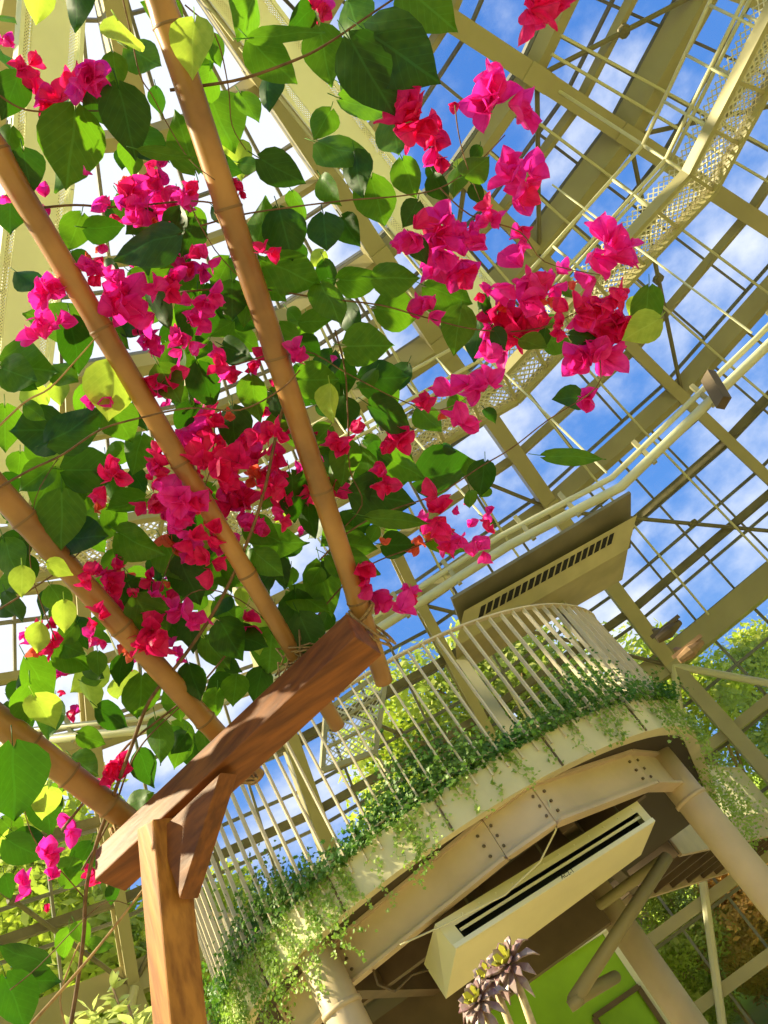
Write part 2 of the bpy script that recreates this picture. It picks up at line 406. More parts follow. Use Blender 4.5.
for az, d, ti, sc in spots:
    r, ch = tree_protos[ti]
    if ti in used:
        r2 = r.copy(); COL.objects.link(r2)
        for c in ch:
            c2 = c.copy(); COL.objects.link(c2); c2.parent = r2
        r = r2
    used.add(ti)
    a = radians(az); x, y = d * sin(a), d * cos(a)
    rr = hypot(x - CX, y - CY); aa = atan2(x - CX, y - CY)
    if rr < 21.5: x *= 21.5 / rr; y *= 21.5 / rr; rr = hypot(x - CX, y - CY)
    r.location = (x, y, hill(rr, aa) - .1); r.rotation_euler = (0, 0, random.uniform(0, 6)); r.scale = (sc, sc, sc)
    side = 'behind the pergola side of the glass wall' if az < -25 else ('behind the balcony, beyond the glass' if az < 0 else 'beyond the glass wall past the round columns')
    tag(r, '%s tree %s' % (adj[ti], side), 'tree', '%s trees %s' % (adj[ti], side))

# ------------------------------------------------------------------ ring catwalk hung under the roof
def quad_uv(mb, ps, w0, h0):
    o = len(mb.v); mb.add(ps, [(0, 1, 2, 3)]); mb.uv = (mb.uv or []) + [(0, 0), (w0, 0), (w0, h0), (0, h0)]
cw = empty('ring_catwalk', gp(0, 8.1, 8.0))
tag(cw, 'cream steel ring catwalk with mesh panels and handrails hung beneath the glass roof', 'catwalk')
deck = MB(); fr = MB(); railm = MB(); side = MB()
RO, RI, ZC = 8.15, 7.35, 8.0
for k in range(-8, 6, 2):
    for (ka, kb) in ((k, k + 2),):
        a0, a1 = gp(ka, RO, ZC), gp(kb, RO, ZC); b0, b1 = gp(ka, RI, ZC), gp(kb, RI, ZC)
        ln = (a1 - a0).length
        quad_uv(deck, [b0, b1, a1, a0], ln, RO - RI)
        up = Vector((0, 0, 1))
        quad_uv(side, [a0, a1, a1 + up * .85, a0 + up * .85], ln, .85)
        fr.bar(a0, a1, .09, .16); fr.bar(b0, b1, .09, .16)
        for j in range(6):
            f = j / 6; fr.bar(a0.lerp(a1, f), b0.lerp(b1, f), .05, .07)
        for h in (.45, .95):
            railm.tube([a0 + up * h, a1 + up * h], .03, 6); railm.tube([b0 + up * h, b1 + up * h], .03, 6)
        for j in range(6):
            f = j / 6
            for (p, q) in ((a0, a1), (b0, b1)): railm.tube([p.lerp(q, f), p.lerp(q, f) + up * .95], .022, 6)
deck.build('deck_mesh', M['mesh'], cw); side.build('side_mesh', M['mesh'], cw)
fr.build('frame', M['steel'], cw); railm.build('handrail', M['steel_pale'], cw, smooth=True)
for k in range(-8, 6, 2):
    hg = MB(); hg.tube([gp(k, 8.0, 8.0), gp(k, 8.3, 12.1)], .03, 8); hg.build('hanger', M['steel_pale'], cw)

# radial maintenance gantries, wide perforated cream decks rising to the crown of the roof
def gantry(k, label, pts, wd):
    g0 = empty('roof_gantry', gp(k, *pts[-1])); tag(g0, label, 'gantry')
    a = TH + k * pi / 12; rad = Vector((sin(a), cos(a), 0)); tn = Vector((cos(a), -sin(a), 0))
    d = MB(); s_ = MB(); r_ = MB(); me_ = MB()
    P = [gp(k, *p) for p in pts]
    for i in range(len(P) - 1):
        p, q = P[i], P[i + 1]; ln = (q - p).length; dirn = (q - p).normalized(); up = tn.cross(dirn)
        if up.z < 0: up = -up
        d.bar(p, q, wd * .62, .05, up)
        for sgn in (-1, 1):
            quad_uv(me_, [p + tn * sgn * wd * .31, q + tn * sgn * wd * .31, q + tn * sgn * wd * .5, p + tn * sgn * wd * .5], ln, wd * .2)
            s_.bar(p + tn * sgn * wd * .5, q + tn * sgn * wd * .5, .05, .16, up)
            r_.tube([p + tn * sgn * wd * .5 + up * .8, q + tn * sgn * wd * .5 + up * .8], .025, 6)
    d.build('deck_sheet', M['gantry'], g0); me_.build('perforated_edge', M['mesh_dense'], g0); s_.build('side_channel', M['gantry'], g0); r_.build('handrail', M['steel_pale'], g0)
gantry(.25, 'wide cream roof gantry sloping down between leaves to the mesh catwalk', [(1.5, 12.9), (3.0, 12.2), (5.0, 10.9), (6.6, 9.5), (7.4, 8.3)], .66)
gantry(-4.1, 'cream perforated roof gantry above the bamboo at the photo\'s upper left', [(1.0, 12.7), (2.0, 12.0), (3.8, 10.4), (5.6, 9.2), (7.4, 8.3)], .72)

# ------------------------------------------------------------------ balcony
BC = Vector((-1.35, 8.5)); BR = 2.45
def barc(a, r=BR, z=0):     # a measured from -y (towards the camera), positive to +x
    return Vector((BC.x + r * sin(a), BC.y - r * cos(a), z))
ang = [radians(x) for x in range(-112, 79, 5)]
def outline(r, z):
    p = [barc(a, r, z) for a in ang]
    dx = r - BR
    p += [Vector((1.12 + dx, 9.4, z)), Vector((1.2 + dx, 11, z)), Vector((1.25 + dx, 12.6, z))]
    return p
bal = empty('balcony', (BC.x, BC.y, GROUND))
tag(bal, 'rounded cream balcony platform on round columns with ivy planted edge', 'balcony')
def strip(mb, A, B, mi=0):
    n_ = len(A); mb.add(A + B, [(i, i + 1, n_ + i + 1, n_ + i) for i in range(n_ - 1)], mi)
fa = MB(); o_lo, o_hi = outline(BR, 1.64), outline(BR, 1.93); i_lo, i_hi = outline(BR - .12, 1.64), outline(BR - .12, 1.93)
strip(fa, o_lo, o_hi); strip(fa, i_lo, o_lo); strip(fa, o_hi, i_hi); strip(fa, i_hi, i_lo)
fa.build('fascia', M['cream'], bal, smooth=False)
for a in range(-100, 75, 22):
    a = radians(a); jo = MB(); jo.bar(barc(a, BR + .004, 1.645), barc(a, BR + .004, 1.925), .014, .012, up=(sin(a), -cos(a), 0)); jo.build('fascia_joint', M['brown'], bal)
back = [Vector((1.25, 12.6, 0)), Vector((-3.8, 12.6, 0))]
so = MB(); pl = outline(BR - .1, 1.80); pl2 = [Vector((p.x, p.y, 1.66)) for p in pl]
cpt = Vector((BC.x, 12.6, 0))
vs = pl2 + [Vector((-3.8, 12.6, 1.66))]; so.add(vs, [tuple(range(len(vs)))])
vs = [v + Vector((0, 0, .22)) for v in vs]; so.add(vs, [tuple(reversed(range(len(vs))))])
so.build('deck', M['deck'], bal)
# ring girder under the deck
gd = MB(); gpts = [(-3.35, 8.2), (-2.95, 7.15), (-2.24, 6.62), (-.74, 6.33), (-.33, 6.38), (.42, 7.35), (.72, 8.3), (.9, 12.4)]
for (x0, y0), (x1, y1) in zip(gpts, gpts[1:]):
    gd.bar((x0, y0, 1.50), (x1, y1, 1.50), .03, .32); gd.bar((x0, y0, 1.345), (x1, y1, 1.345), .13, .022); gd.bar((x0, y0, 1.645), (x1, y1, 1.645), .13, .022)
gd.build('ring_girder', M['pinkbeige'], bal)
for (x0, y0), (x1, y1) in zip(gpts, gpts[1:]):
    d = Vector((x1 - x0, y1 - y0, 0)).normalized(); nn = Vector((d.y, -d.x, 0))
    for f in (.06, .94):
        for z in (1.42, 1.5, 1.58):
            c = Vector((x0, y0, z)).lerp(Vector((x1, y1, z)), f); bo = MB(); bo.tube([c, c + nn * .03], .012, 6); bo.build('bolt', M['brown'], bal)
jb = MB()
for x in (-2.4, -1.3, -.3):
    jb.bar((x, 6.9, 1.5), (x, 12.4, 1.5), .12, .26)
jb.bar((-3.0, 7.8, 1.5), (.35, 7.8, 1.5), .12, .2)
jb.build('joist', M['brown'], bal)
for (x, y, top) in ((-2.29, 6.43, 1.66), (.65, 8.1, 1.66)):
    c = MB(); c.tube([(x, y, GROUND), (x, y, 1.0), (x, y, top)], .14, 20)
    c.build('column', M['pinkbeige'], bal, smooth=True)
    rg = MB(); rg.tube([(x, y, 1.20), (x, y, 1.235)], .152, 20); rg.build('collar', M['pinkbeige'], bal, smooth=True)
c = MB(); c.tube([(-.56, 10, GROUND), (-.56, 10, 1.5)], .15, 20); c.build('column', M['pinkbeige'], bal, smooth=True)
# deep brown cross girder behind
cg = MB(); cg.bar((-4.2, 9.3, 1.24), (-.62, 9.75, 1.24), .22, .5); cg.build('cross_girder', M['brown'], bal)
# railing
rl = empty('balcony_railing', (BC.x, BC.y, 1.93)); tag(rl, 'pale beige curved baluster railing around the ivy planted balcony', 'railing')
RR = 2.42; RZ = 3.02
rp_ = [barc(a, RR, RZ) for a in ang] + [Vector((1.09, 9.4, RZ)), Vector((1.17, 11, RZ)), Vector((1.22, 12.6, RZ))]
t_ = MB()
for p, q in zip(rp_, rp_[1:]): t_.bar(p, q, .05, .014)
t_.build('top_rail', M['rail'], rl)
b_ = MB()
for p, q in zip(rp_, rp_[1:]): b_.bar(p - Vector((0, 0, 1.03)), q - Vector((0, 0, 1.03)), .03, .012)
b_.build('bottom_rail', M['rail'], rl)
cum = [0]
for p, q in zip(rp_, rp_[1:]): cum.append(cum[-1] + (q - p).length)
def along(s):
    for i in range(len(cum) - 1):
        if s <= cum[i + 1]: return rp_[i].lerp(rp_[i + 1], (s - cum[i]) / (cum[i + 1] - cum[i])), (rp_[i + 1] - rp_[i]).normalized()
    return rp_[-1], (rp_[-1] - rp_[-2]).normalized()
nbal = 96
for i in range(nbal):
    p, d = along(cum[-1] * (i + .5) / nbal); o = MB(); nn = Vector((d.y, -d.x, 0))
    o.bar(p, p - Vector((0, 0, 1.2)) + nn * .035, .014, .034, up=nn)
    o.build('baluster', M['rail'], rl)
sh = MB(); pp = [barc(radians(x), RR - .04, 0) for x in range(62, 79, 4)] + [Vector((1.05, 9.4, 0)), Vector((1.13, 11, 0))]
A_ = [p + Vector((0, 0, 2.0)) for p in pp]; B_ = [p + Vector((0, 0, 2.98)) for p in pp]
strip(sh, A_, B_); A2 = [p - Vector((.03, 0, 0)) for p in A_]; B2 = [p - Vector((.03, 0, 0)) for p in B_]; strip(sh, B2, A2); strip(sh, B_, B2)
sh.build('end_panel', M['rail'], rl)

# bridge to the glass wall with its own balusters
br = empty('footbridge', (.9, 12.6, 1.5)); tag(br, 'beige steel footbridge running from the balcony past the round column to the glass wall', 'footbridge')
bm_ = MB(); p0, p1 = Vector((.45, 12.8, 0)), Vector((2.9, 20.6, 0)); dd = (p1 - p0).normalized(); nr = Vector((dd.y, -dd.x, 0))
for o in (0, -1.2):
    bm_.bar(p0 + nr * o + Vector((0, 0, 1.68)), p1 + nr * o + Vector((0, 0, 1.68)), .06, .46)
bm_.build('side_girder', M['pinkbeige'], br)
b2_ = MB(); b2_.bar(p0 + nr * -.6 + Vector((0, 0, 1.86)), p1 + nr * -.6 + Vector((0, 0, 1.86)), 1.14, .05)
for j in range(10): q = p0.lerp(p1, j / 9); b2_.bar(q + Vector((0, 0, 1.6)), q - nr * 1.2 + Vector((0, 0, 1.6)), .1, .25)
b2_.build('deck', M['brown'], br)
r2 = MB()
for o in (0, -1.2): r2.bar(p0 + nr * o + Vector((0, 0, 3.0)), p1 + nr * o + Vector((0, 0, 3.0)), .05, .03)
r2.build('top_rail', M['steel_pale'], br)
for o in (0, -1.2):
    for j in range(44):
        q = p0.lerp(p1, j / 43) + nr * o; bb = MB(); bb.bar(q + Vector((0, 0, 1.85)), q + Vector((0, 0, 3.0)), .016, .03, up=nr); bb.build('baluster', M['steel_pale'], br)

# V brace of round tube beneath the deck
vb = MB(); a_ = at_d(667, 857, 8.5); b_ = at_d(574, 1000, 7.6); c_ = at_d(615, 977, 9.0)
vb.tube([a_, b_], .055, 12); vb.tube([b_, c_], .055, 12); vb.tube([b_ - Vector((0, 0, .06)), b_ + Vector((0, 0, .02))], .058, 12)
vb.tube([a_, at_z(600, 905, 1.1)], .05, 10)
vo = vb.build('tube_brace', M['brace'], bal, smooth=True); vo['label'] = 'brown V shaped round tube brace'

# ------------------------------------------------------------------ lower fan coil unit under the balcony
ac = empty('fan_coil_unit', at_d(545, 940, 7.0)); tag(ac, 'long ivory fan coil unit with open black slot hanging under the balcony', 'air conditioner')
Lp = [at_d(435, 924, 6.55), at_d(456, 950, 6.5), at_d(446, 999, 7.0), at_d(424, 964, 7.2)]
Rp = [at_d(637, 801, 7.25), at_d(655, 822, 7.15), at_d(641, 855, 7.5), at_d(620, 838, 7.8)]
def lerp_face(a, b, c, d, u, v):       # a->b along u, a->d along v
    return a.lerp(b, u).lerp(d.lerp(c, u), v)
bd = MB()
# underside + ends + back
bd.add([Lp[1], Rp[1], Rp[2], Lp[2]], [(0, 1, 2, 3)]); bd.add([Lp[2], Rp[2], Rp[3], Lp[3]], [(0, 1, 2, 3)]); bd.add([Lp[3], Rp[3], Rp[0], Lp[0]], [(0, 1, 2, 3)])
bd.add(Lp, [(0, 1, 2, 3)]); bd.add(Rp, [(3, 2, 1, 0)])
# front frame around the slot
q = lambda u, v: lerp_face(Lp[0], Rp[0], Rp[1], Lp[1], u, v)
u0, u1, v0, v1 = .055, .965, .36, .82
G = [[q(u, v) for u in (0, u0, u1, 1)] for v in (0, v0, v1, 1)]
flat = [p for row in G for p in row]
bd.add(flat, [(i * 4 + j, i * 4 + j + 1, i * 4 + j + 5, i * 4 + j + 4) for i in range(3) for j in range(3) if not (i == 1 and j == 1)])
inn = (Lp[3] - Lp[0]).normalized() * .28 
inn = Vector((0.03, .26, .02))
sl = [q(u0, v0), q(u1, v0), q(u1, v1), q(u0, v1)]; si = [p + inn for p in sl]
bd.build('casing', M['ac'], ac)
hs = MB(); hs.add(sl + si, [(0, 1, 5, 4), (1, 2, 6, 5), (2, 3, 7, 6), (3, 0, 4, 7), (4, 5, 6, 7)]); hs.build('air_slot', M['dark'], ac)
vn = MB(); vn.bar(q(u0, .55) + inn * .12, q(u1, .55) + inn * .12, .012, .02); vn.build('slot_vane', M['ac'], ac)
ed = MB()
nf = (Rp[0] - Lp[0]).cross(Lp[1] - Lp[0]).normalized(); nf = nf if nf.y < 0 else -nf
ed.bar(q(0, .92) + nf * .01, q(1, .92) + nf * .01, .034, .012, up=nf)
for j in range(13): f = .03 + j * .077; ed.tube([q(f, .18) + nf * .002, q(f, .18) + nf * .012], .006, 6)
ed.build('front_lip', M['ac_edge'], ac)
# stencilled marking on the lip
fc = bpy.data.curves.new('stencil', 'FONT'); fc.body = 'AC2-1'; fc.size = .043; fc.extrude = .001; fc.align_x = 'CENTER'; fc.align_y = 'CENTER'
tmp = bpy.data.objects.new('stencil', fc); COL.objects.link(tmp); bpy.context.view_layer.update()
tme = bpy.data.meshes.new_from_object(tmp.evaluated_get(bpy.context.evaluated_depsgraph_get())); bpy.data.objects.remove(tmp)
to = bpy.data.objects.new('stencil_marking', tme); COL.objects.link(to); tme.materials.clear(); tme.materials.append(M['ink'])
xd = (Rp[1] - Lp[1]).normalized(); und = (Lp[2] - Lp[1]); und = (Lp[1] - Lp[0]); nrm = nf
yd = nrm.cross(xd).normalized()
pos = q(.54, .915) + nrm * .018
mt_ = Matrix((xd, yd, nrm)).transposed().to_4x4(); mt_.translation = pos
to.parent = ac; to.matrix_local = Matrix.Translation(-ac.location) @ mt_
hr = MB()
for f in (.12, .5, .9):
    p = q(f, 0) + Vector((0, .3, -.02)); hr.tube([p, Vector((p.x, p.y, 1.62))], .012, 6)
hr.build('hanger_rod', M['steel_dark'], ac)
cbl = MB(); cbl.tube([at_d(548, 800, 6.4), at_d(556, 830, 6.42), at_d(540, 862, 6.5), at_d(505, 895, 6.5), at_d(440, 927, 6.5), at_d(400, 945, 6.45)], .007, 6)
tag(cbl.build('cable', M['cream'], smooth=True), 'thin pale cable drooping from the girder over the lower fan coil unit', 'cable')
cb2 = MB(); cb2.tube([at_d(372, 965, 6.9), at_d(378, 985, 6.9), at_d(395, 992, 6.9), at_d(412, 975, 6.95), at_d(428, 970, 7.0)], .009, 6)
tag(cb2.build('cable', M['brown'], smooth=True), 'dark looped cable beside the end of the lower fan coil unit', 'cable')

# ------------------------------------------------------------------ upper grille unit above the railing
ug = empty('grille_unit', at_d(545, 570, 7.6)); tag(ug, 'beige air unit with dark slotted grille standing above the balcony railing', 'air conditioner')
La = [at_d(452, 600, 6.9), at_d(464, 611, 7.0), at_d(474, 640, 7.1)]
Ra = [at_d(631, 493, 7.75), at_d(637, 515, 7.9), at_d(628, 549, 8.0)]
bk = Vector((-.14, .55, .0)); upv = Vector((0, 0, .34))
bx_ = MB()
vd = (Ra[2] - Ra[1]); L1, R1 = La[1], Ra[1]; L2, R2 = L1 + vd, R1 + vd
bx_.hexa([L2, R2, R2 + bk, L2 + bk, L1, R1, R1 + bk + Vector((0, 0, .05)), L1 + bk + Vector((0, 0, .05))])
bx_.build('casing', mat('olive_casing', (.50, .43, .20), .5, noise=.2, nscale=4), ug)
lp = MB(); th_ = Vector((0, 0, .03))
lp.hexa([La[0], Ra[0], R1 + bk, L1 + bk, La[0] + th_, Ra[0] + th_, R1 + bk + th_, L1 + bk + th_]); lp.build('lid', M['steel_dark'], ug)  # lid coloured dark to carry the shade on the lip
gq = lambda u, v: lerp_face(L1, R1, R2, L2, u, v)
nf2 = (R1 - L1).cross(L2 - L1).normalized(); nf2 = nf2 if nf2.y < 0 else -nf2
gr_ = MB(); ns_ = 20

for j in range(ns_):
    u = .10 + .78 * j / ns_; ww = .78 / ns_ * .68
    gr_.hexa([gq(u, .48) + nf2 * .001, gq(u + ww, .48) + nf2 * .001, gq(u + ww, .16) + nf2 * .001, gq(u, .16) + nf2 * .001,
              gq(u, .48) + nf2 * .006, gq(u + ww, .48) + nf2 * .006, gq(u + ww, .16) + nf2 * .006, gq(u, .16) + nf2 * .006])
gr_.build('grille', M['dark'], ug)
for p in (gq(.02, 1) + bk * .5, gq(.6, 1) + bk * .6): lg = MB(); lg.bar(p, Vector((p.x, p.y, 1.9)), .09, .09, up=(0, 1, 0)); lg.build('leg', M['steel'], ug)

# service pipes running round the house with brackets
pp_ = [(-40, 748, 10.2), (151, 729, 9.4), (276, 678, 9.0), (380, 628, 8.8), (508, 546, 8.8), (621, 487, 9.0), (768, 345, 9.8), (860, 250, 10.8)]
for off, rad_, lab in ((0, .055, 'thicker cream service pipe above the upper grille unit'), (.16, .035, 'thinner cream service pipe beside the thicker one')):
    pm = MB(); pts = [at_d(*p) + Vector((0, 0, off)) for p in pp_]; pm.tube(pts, rad_, 10)
    po = pm.build('service_pipe', M['steel_pale'], smooth=True); tag(po, lab, 'pipe')
    if off == 0:
        for i in range(len(pts) - 1):
            for f in (.2, .6):
                c = pts[i].lerp(pts[i + 1], f); bkm = MB(); bkm.bar(c - Vector((0, 0, .08)), c + Vector((0, 0, .3)), .05, .05, up=(0, 1, 0)); bkm.build('pipe_bracket', M['steel'], po)
pr_ = MB()
for i in range(1, 7):
    for s_ in (0,):
        c = at_d(*pp_[i]); d_ = Vector((c.x - CX, c.y - CY, 0)).normalized()
        pr_.tube([c + Vector((0, 0, .25)), c + d_ * .2 + Vector((0, 0, 4.2))], .014, 5)
trim(pr_, M['steel_pale'])
# small dark lamp bar
lb = MB(); lb.bar(at_d(708, 376, 9.3), at_d(724, 403, 9.1), .16, .10)
tag(lb.build('lamp_bar', M['brown']), 'small dark brown lamp bar hanging on the service pipes', 'lamp')
for (x, y, lab, mt) in ((668, 632, 'small brown rotating spotlight on the frame above the eave beam', 'brown'), (690, 652, 'rusty orange fan box fixed below the eave beam', 'terracotta')):
    sb = MB(); c = at_d(x, y, 16.0); sb.tube([c - Vector((.25, 0, 0)), c, c + Vector((.3, .1, .05))], [.07, .12, .06], 10); sb.bar(c, c + Vector((-.1, .4, .3)), .08, .08)
    sb.bar(c + Vector((-.3, 0, .1)), c + Vector((.35, 0, .12)), .03, .07)
    tag(sb.build('spotlight' if mt == 'brown' else 'fan_box', M[mt]), lab, 'spotlight' if mt == 'brown' else 'fan')
# mesh platform behind the railing
mp_ = empty('mesh_platform', at_d(355, 725, 11)); tag(mp_, 'small mesh platform seen through the balusters below the bamboo end', 'platform')
c4 = [at_d(326, 711, 11.6), at_d(322, 771, 11.0), at_d(375, 752, 11.4), at_d(387, 668, 12.2)]
mf = MB(); quad_uv(mf, c4, 1.2, .9); mf.build('mesh', M['mesh'], mp_)
mf = MB()
for i in range(4): mf.bar(c4[i], c4[(i + 1) % 4], .05, .07)
for f in (.33, .66): mf.bar(c4[0].lerp(c4[1], f), c4[3].lerp(c4[2], f), .04, .04)
mf.tube([c4[2], c4[2] + Vector((0, 0, -2.2))], .03, 6); mf.tube([c4[0], c4[0] + Vector((0, .3, 4))], .02, 6)
mf.build('frame', M['steel'], mp_)

# ------------------------------------------------------------------ green partition with door frame
gw = empty('green_partition', at_d(560, 1000, 13)); tag(gw, 'vivid green painted partition with white capping below the balcony', 'partition')
T0, T1 = at_d(430, 1060, 13.4), at_d(604, 929, 14.6)
zt = T1.z
T0.z = zt
B0 = Vector((T0.x, T0.y, GROUND)); B1 = Vector((T1.x, T1.y, GROUND)); bkv = Vector((.0, .12, 0))
gm = MB(); gm.hexa([B0, B1, B1 + bkv, B0 + bkv, T0, T1, T1 + bkv, T0 + bkv]); gm.build('panel', M['green_wall'], gw)
gm = MB(); gm.bar(T0, T1, .2, .09); gm.bar(T1, B1, .1, .1, up=(0, 1, 0)); gm.build('capping', M['white'], gw)
gm = MB(); e_ = (T1 - T0).normalized(); c = at_d(590, 1004, 13.0) ; f0 = c - e_ * .55; zz = f0.z
f0 = T0.lerp(T1, .72) - Vector((0, .03, 0)); f1 = T0.lerp(T1, .98) - Vector((0, .03, 0)); zd = zt - .85
for a, b in ((Vector((f0.x, f0.y, zd)), Vector((f1.x, f1.y, zd))), (Vector((f0.x, f0.y, zd)), Vector((f0.x, f0.y, GROUND))), (Vector((f1.x, f1.y, zd)), Vector((f1.x, f1.y, GROUND)))): gm.bar(a, b, .07, .07, up=(0, 1, 0))
gm.build('door_frame', M['brown'], gw)

# ------------------------------------------------------------------ pergola
BZ = .93
PA, PB = at_z(364, 634, BZ), at_z(110, 871, BZ)
bdv = (PA - PB).normalized()
pg = empty('pergola', Vector((PB.x, PB.y, GROUND))); tag(pg, 'brown timber pergola post, beam and triangular knee brace under bamboo poles', 'pergola')
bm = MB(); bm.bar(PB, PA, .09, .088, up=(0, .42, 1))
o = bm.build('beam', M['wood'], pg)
mod = o.modifiers.new('bevel', 'BEVEL'); mod.width = .004; mod.segments = 2
PT = at_z(164, 830, BZ - .045) + Vector((0, 0, .02)); 
PBm = at_d(180, 1024, 2.10); dirp = (PBm - PT).normalized()
Pg = PT + dirp * ((GROUND - PT.z) / dirp.z)
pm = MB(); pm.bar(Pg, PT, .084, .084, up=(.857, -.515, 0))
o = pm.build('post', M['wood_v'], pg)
mod = o.modifiers.new('bevel', 'BEVEL'); mod.width = .005; mod.segments = 2
kn = MB(); K = [at_z(158, 832, BZ - .05), at_z(221, 772, BZ - .05), at_d(184, 900, 2.02)]
K[2] = at_d(180, 900, 1.98)
dep = Vector((.1, .45, 0)).normalized() * .06
tri = K + [k + dep for k in K]; kn.add(tri, [(0, 1, 2), (5, 4, 3), (0, 3, 4, 1), (1, 4, 5, 2), (2, 5, 3, 0)])
o = kn.build('knee_brace', M['wood'], pg)
mod = o.modifiers.new('bevel', 'BEVEL'); mod.width = .003; mod.segments = 2
# canopy plane through the beam and the raised front
T_ = at_r(160, 0, 1.9); NV = (at_z(375, 625, .97) - at_z(110, 870, .97)).cross(T_ - at_z(110, 870, .97)).normalized(); P0 = at_z(375, 625, .99)
def on_canopy(px, py, lift=1.0):
    v = ray(px, py); t = (NV @ P0) / (NV @ v)
    p = v * t; l = p.length
    if l > 2.75: p = p * (2.75 / l)
    return p * lift
def bamboo(p0, p1, r0, r1, label, nodes, tail=None):
    a = on_canopy(*p0); b = on_canopy(*p1)
    d = (a - b); a = a + d * .12
    mb = MB(); n_ = 60; ln = (b - a).length
    pts = []; rs_ = []; marks = []
    for i in range(n_ + 1):
        f = i / n_; pts.append(a.lerp(b, f)); rs_.append(r0 * (1 - f) + r1 * f)
    # nodes
    for nf_ in nodes:
        i = max(1, min(n_ - 1, int(round(nf_ * n_))))
        c = a.lerp(b, i / n_); marks.append(i); rs_[i] *= 1.10
        dd_ = (b - a).normalized() * .006
    mb.tube(pts, rs_, 20)
    for i in marks:
        c = pts[i]; dd_ = (b - a).normalized()
        mb.tube([c - dd_ * .003, c, c + dd_ * .003], [rs_[i] * 1.0, rs_[i] * 1.05, rs_[i] * 1.0], 20, mi=1, cap=False)
    o = mb.build('bamboo_pole', [M['bamboo'], M['bnode']], smooth=True)
    tag(o, label, 'bamboo pole', 'bamboo poles lashed across the pergola'); return a, b
bamboo((160, 0), (384, 682), .0285, .0225, 'longest bamboo pole, running from the top edge to the beam end', [.14, .33, .52, .70, .86])
bamboo((0, 158), (338, 727), .026, .019, 'bamboo pole lashed at the middle of the beam', [.1, .34, .53, .72, .86])
bamboo((0, 492), (257, 778), .030, .024, 'bamboo pole lashed just above the knee brace', [.18, .5, .8])
bamboo((0, 722), (136, 826), .036, .030, 'thickest short bamboo pole lashed beside the post top', [.3, .55, .82])
def lashing(px, py, label, loops=3, r=.036, mess=0):
    c = on_canopy(px, py); mb = MB(); axis = bdv
    rnd = random.Random(int(px))
    for j in range(loops):
        ce = c + axis * (j - loops / 2) * .010 + Vector((0, 0, -.05)); tl = rnd.uniform(-.3, .3)
        pts = []
        vv = (_D - axis * axis.dot(_D)).normalized(); uu = Vector((0, 0, 1))
        for k_ in range(25):
            a = 2 * pi * k_ / 24
            yy = cos(a); zz_ = sin(a); sq = 1 / max(abs(yy), abs(zz_)) ** .7
            pts.append(ce + Vector((0, 1, 0)) * yy * .047 * sq + Vector((0, 0, 1)) * zz_ * .056 * sq + axis * (.022 * cos(a + 1) + tl * .02 * sin(a)))
        mb.tube(pts, .0035, 6)
    for j in range(loops):
        pts = []
        for k_ in range(19):
            a = 2 * pi * k_ / 18; pts.append(c + axis * cos(a) * r * .9 + NV * sin(a) * r * .9 + Vector((0, .012 * j, 0)))
        mb.tube(pts, .0035, 6)
    for j in range(mess):
        a = c + Vector((rnd.uniform(-.03, .03), rnd.uniform(-.04, 0), rnd.uniform(-.02, .04)))
        mb.tube([a, a + Vector((rnd.uniform(-.05, .05), rnd.uniform(-.05, .02), rnd.uniform(-.05, .03))), a + Vector((rnd.uniform(-.06, .06), rnd.uniform(-.06, .03), rnd.uniform(-.08, .0)))], .0022, 5)
    tag(mb.build('rope_lashing', M['rope'], smooth=True), label, 'rope lashing', 'rope lashings on the pergola beam')
lashing(362, 612, 'rope lashing at the free end of the beam under the longest bamboo', 2)
lashing(306, 664, 'tangled frayed rope lashing at the middle of the beam', 5, mess=40)
lashing(226, 748, 'neat rope lashing above the knee brace', 3)
lashing(128, 824, 'rope lashing around the beam beside the post top', 3)

# ------------------------------------------------------------------ leaf and bract geometry
def leaf_geo(mb, base, tip, nrm, wid, fold=.25, curl=.2, twist=0, nu=7, nv=4, heart=True, mi=0):
    d = tip - base; Ln = d.length; d = d / Ln; x = d.cross(nrm).normalized(); n_ = x.cross(d).normalized()
    prof = ((0, .10), (.08, .62), (.2, .92), (.34, 1.0), (.5, .93), (.66, .70), (.8, .42), (.91, .16), (1, .0)) if heart else ((0, .12), (.12, .5), (.28, .86), (.45, 1.0), (.62, .93), (.78, .68), (.9, .36), (.96, .16), (1, 0))
    vs = []; uv = []
    for (u, wv) in prof:
        for j in range(nv + 1):
            v = j / nv * 2 - 1; s_ = wv * wid / 2 * v
            back_ = -.10 * Ln * abs(v) * (1 - u) ** 3 if heart else 0
            z = abs(s_) * fold * 1.2 - curl * Ln * u * u * .6 + .03 * Ln * sin(u * 9 + v * 2 + twist)
            vs.append(base + d * (u * Ln + back_) + x * s_ + n_ * z); uv.append((u, .5 + .5 * v * max(wv, .05)))
    c = nv + 1; fs = [(i * c + j, i * c + j + 1, (i + 1) * c + j + 1, (i + 1) * c + j) for i in range(len(prof) - 1) for j in range(nv)]
    o = len(mb.v); mb.add(vs, fs, mi); mb.uv = (mb.uv or []) + uv
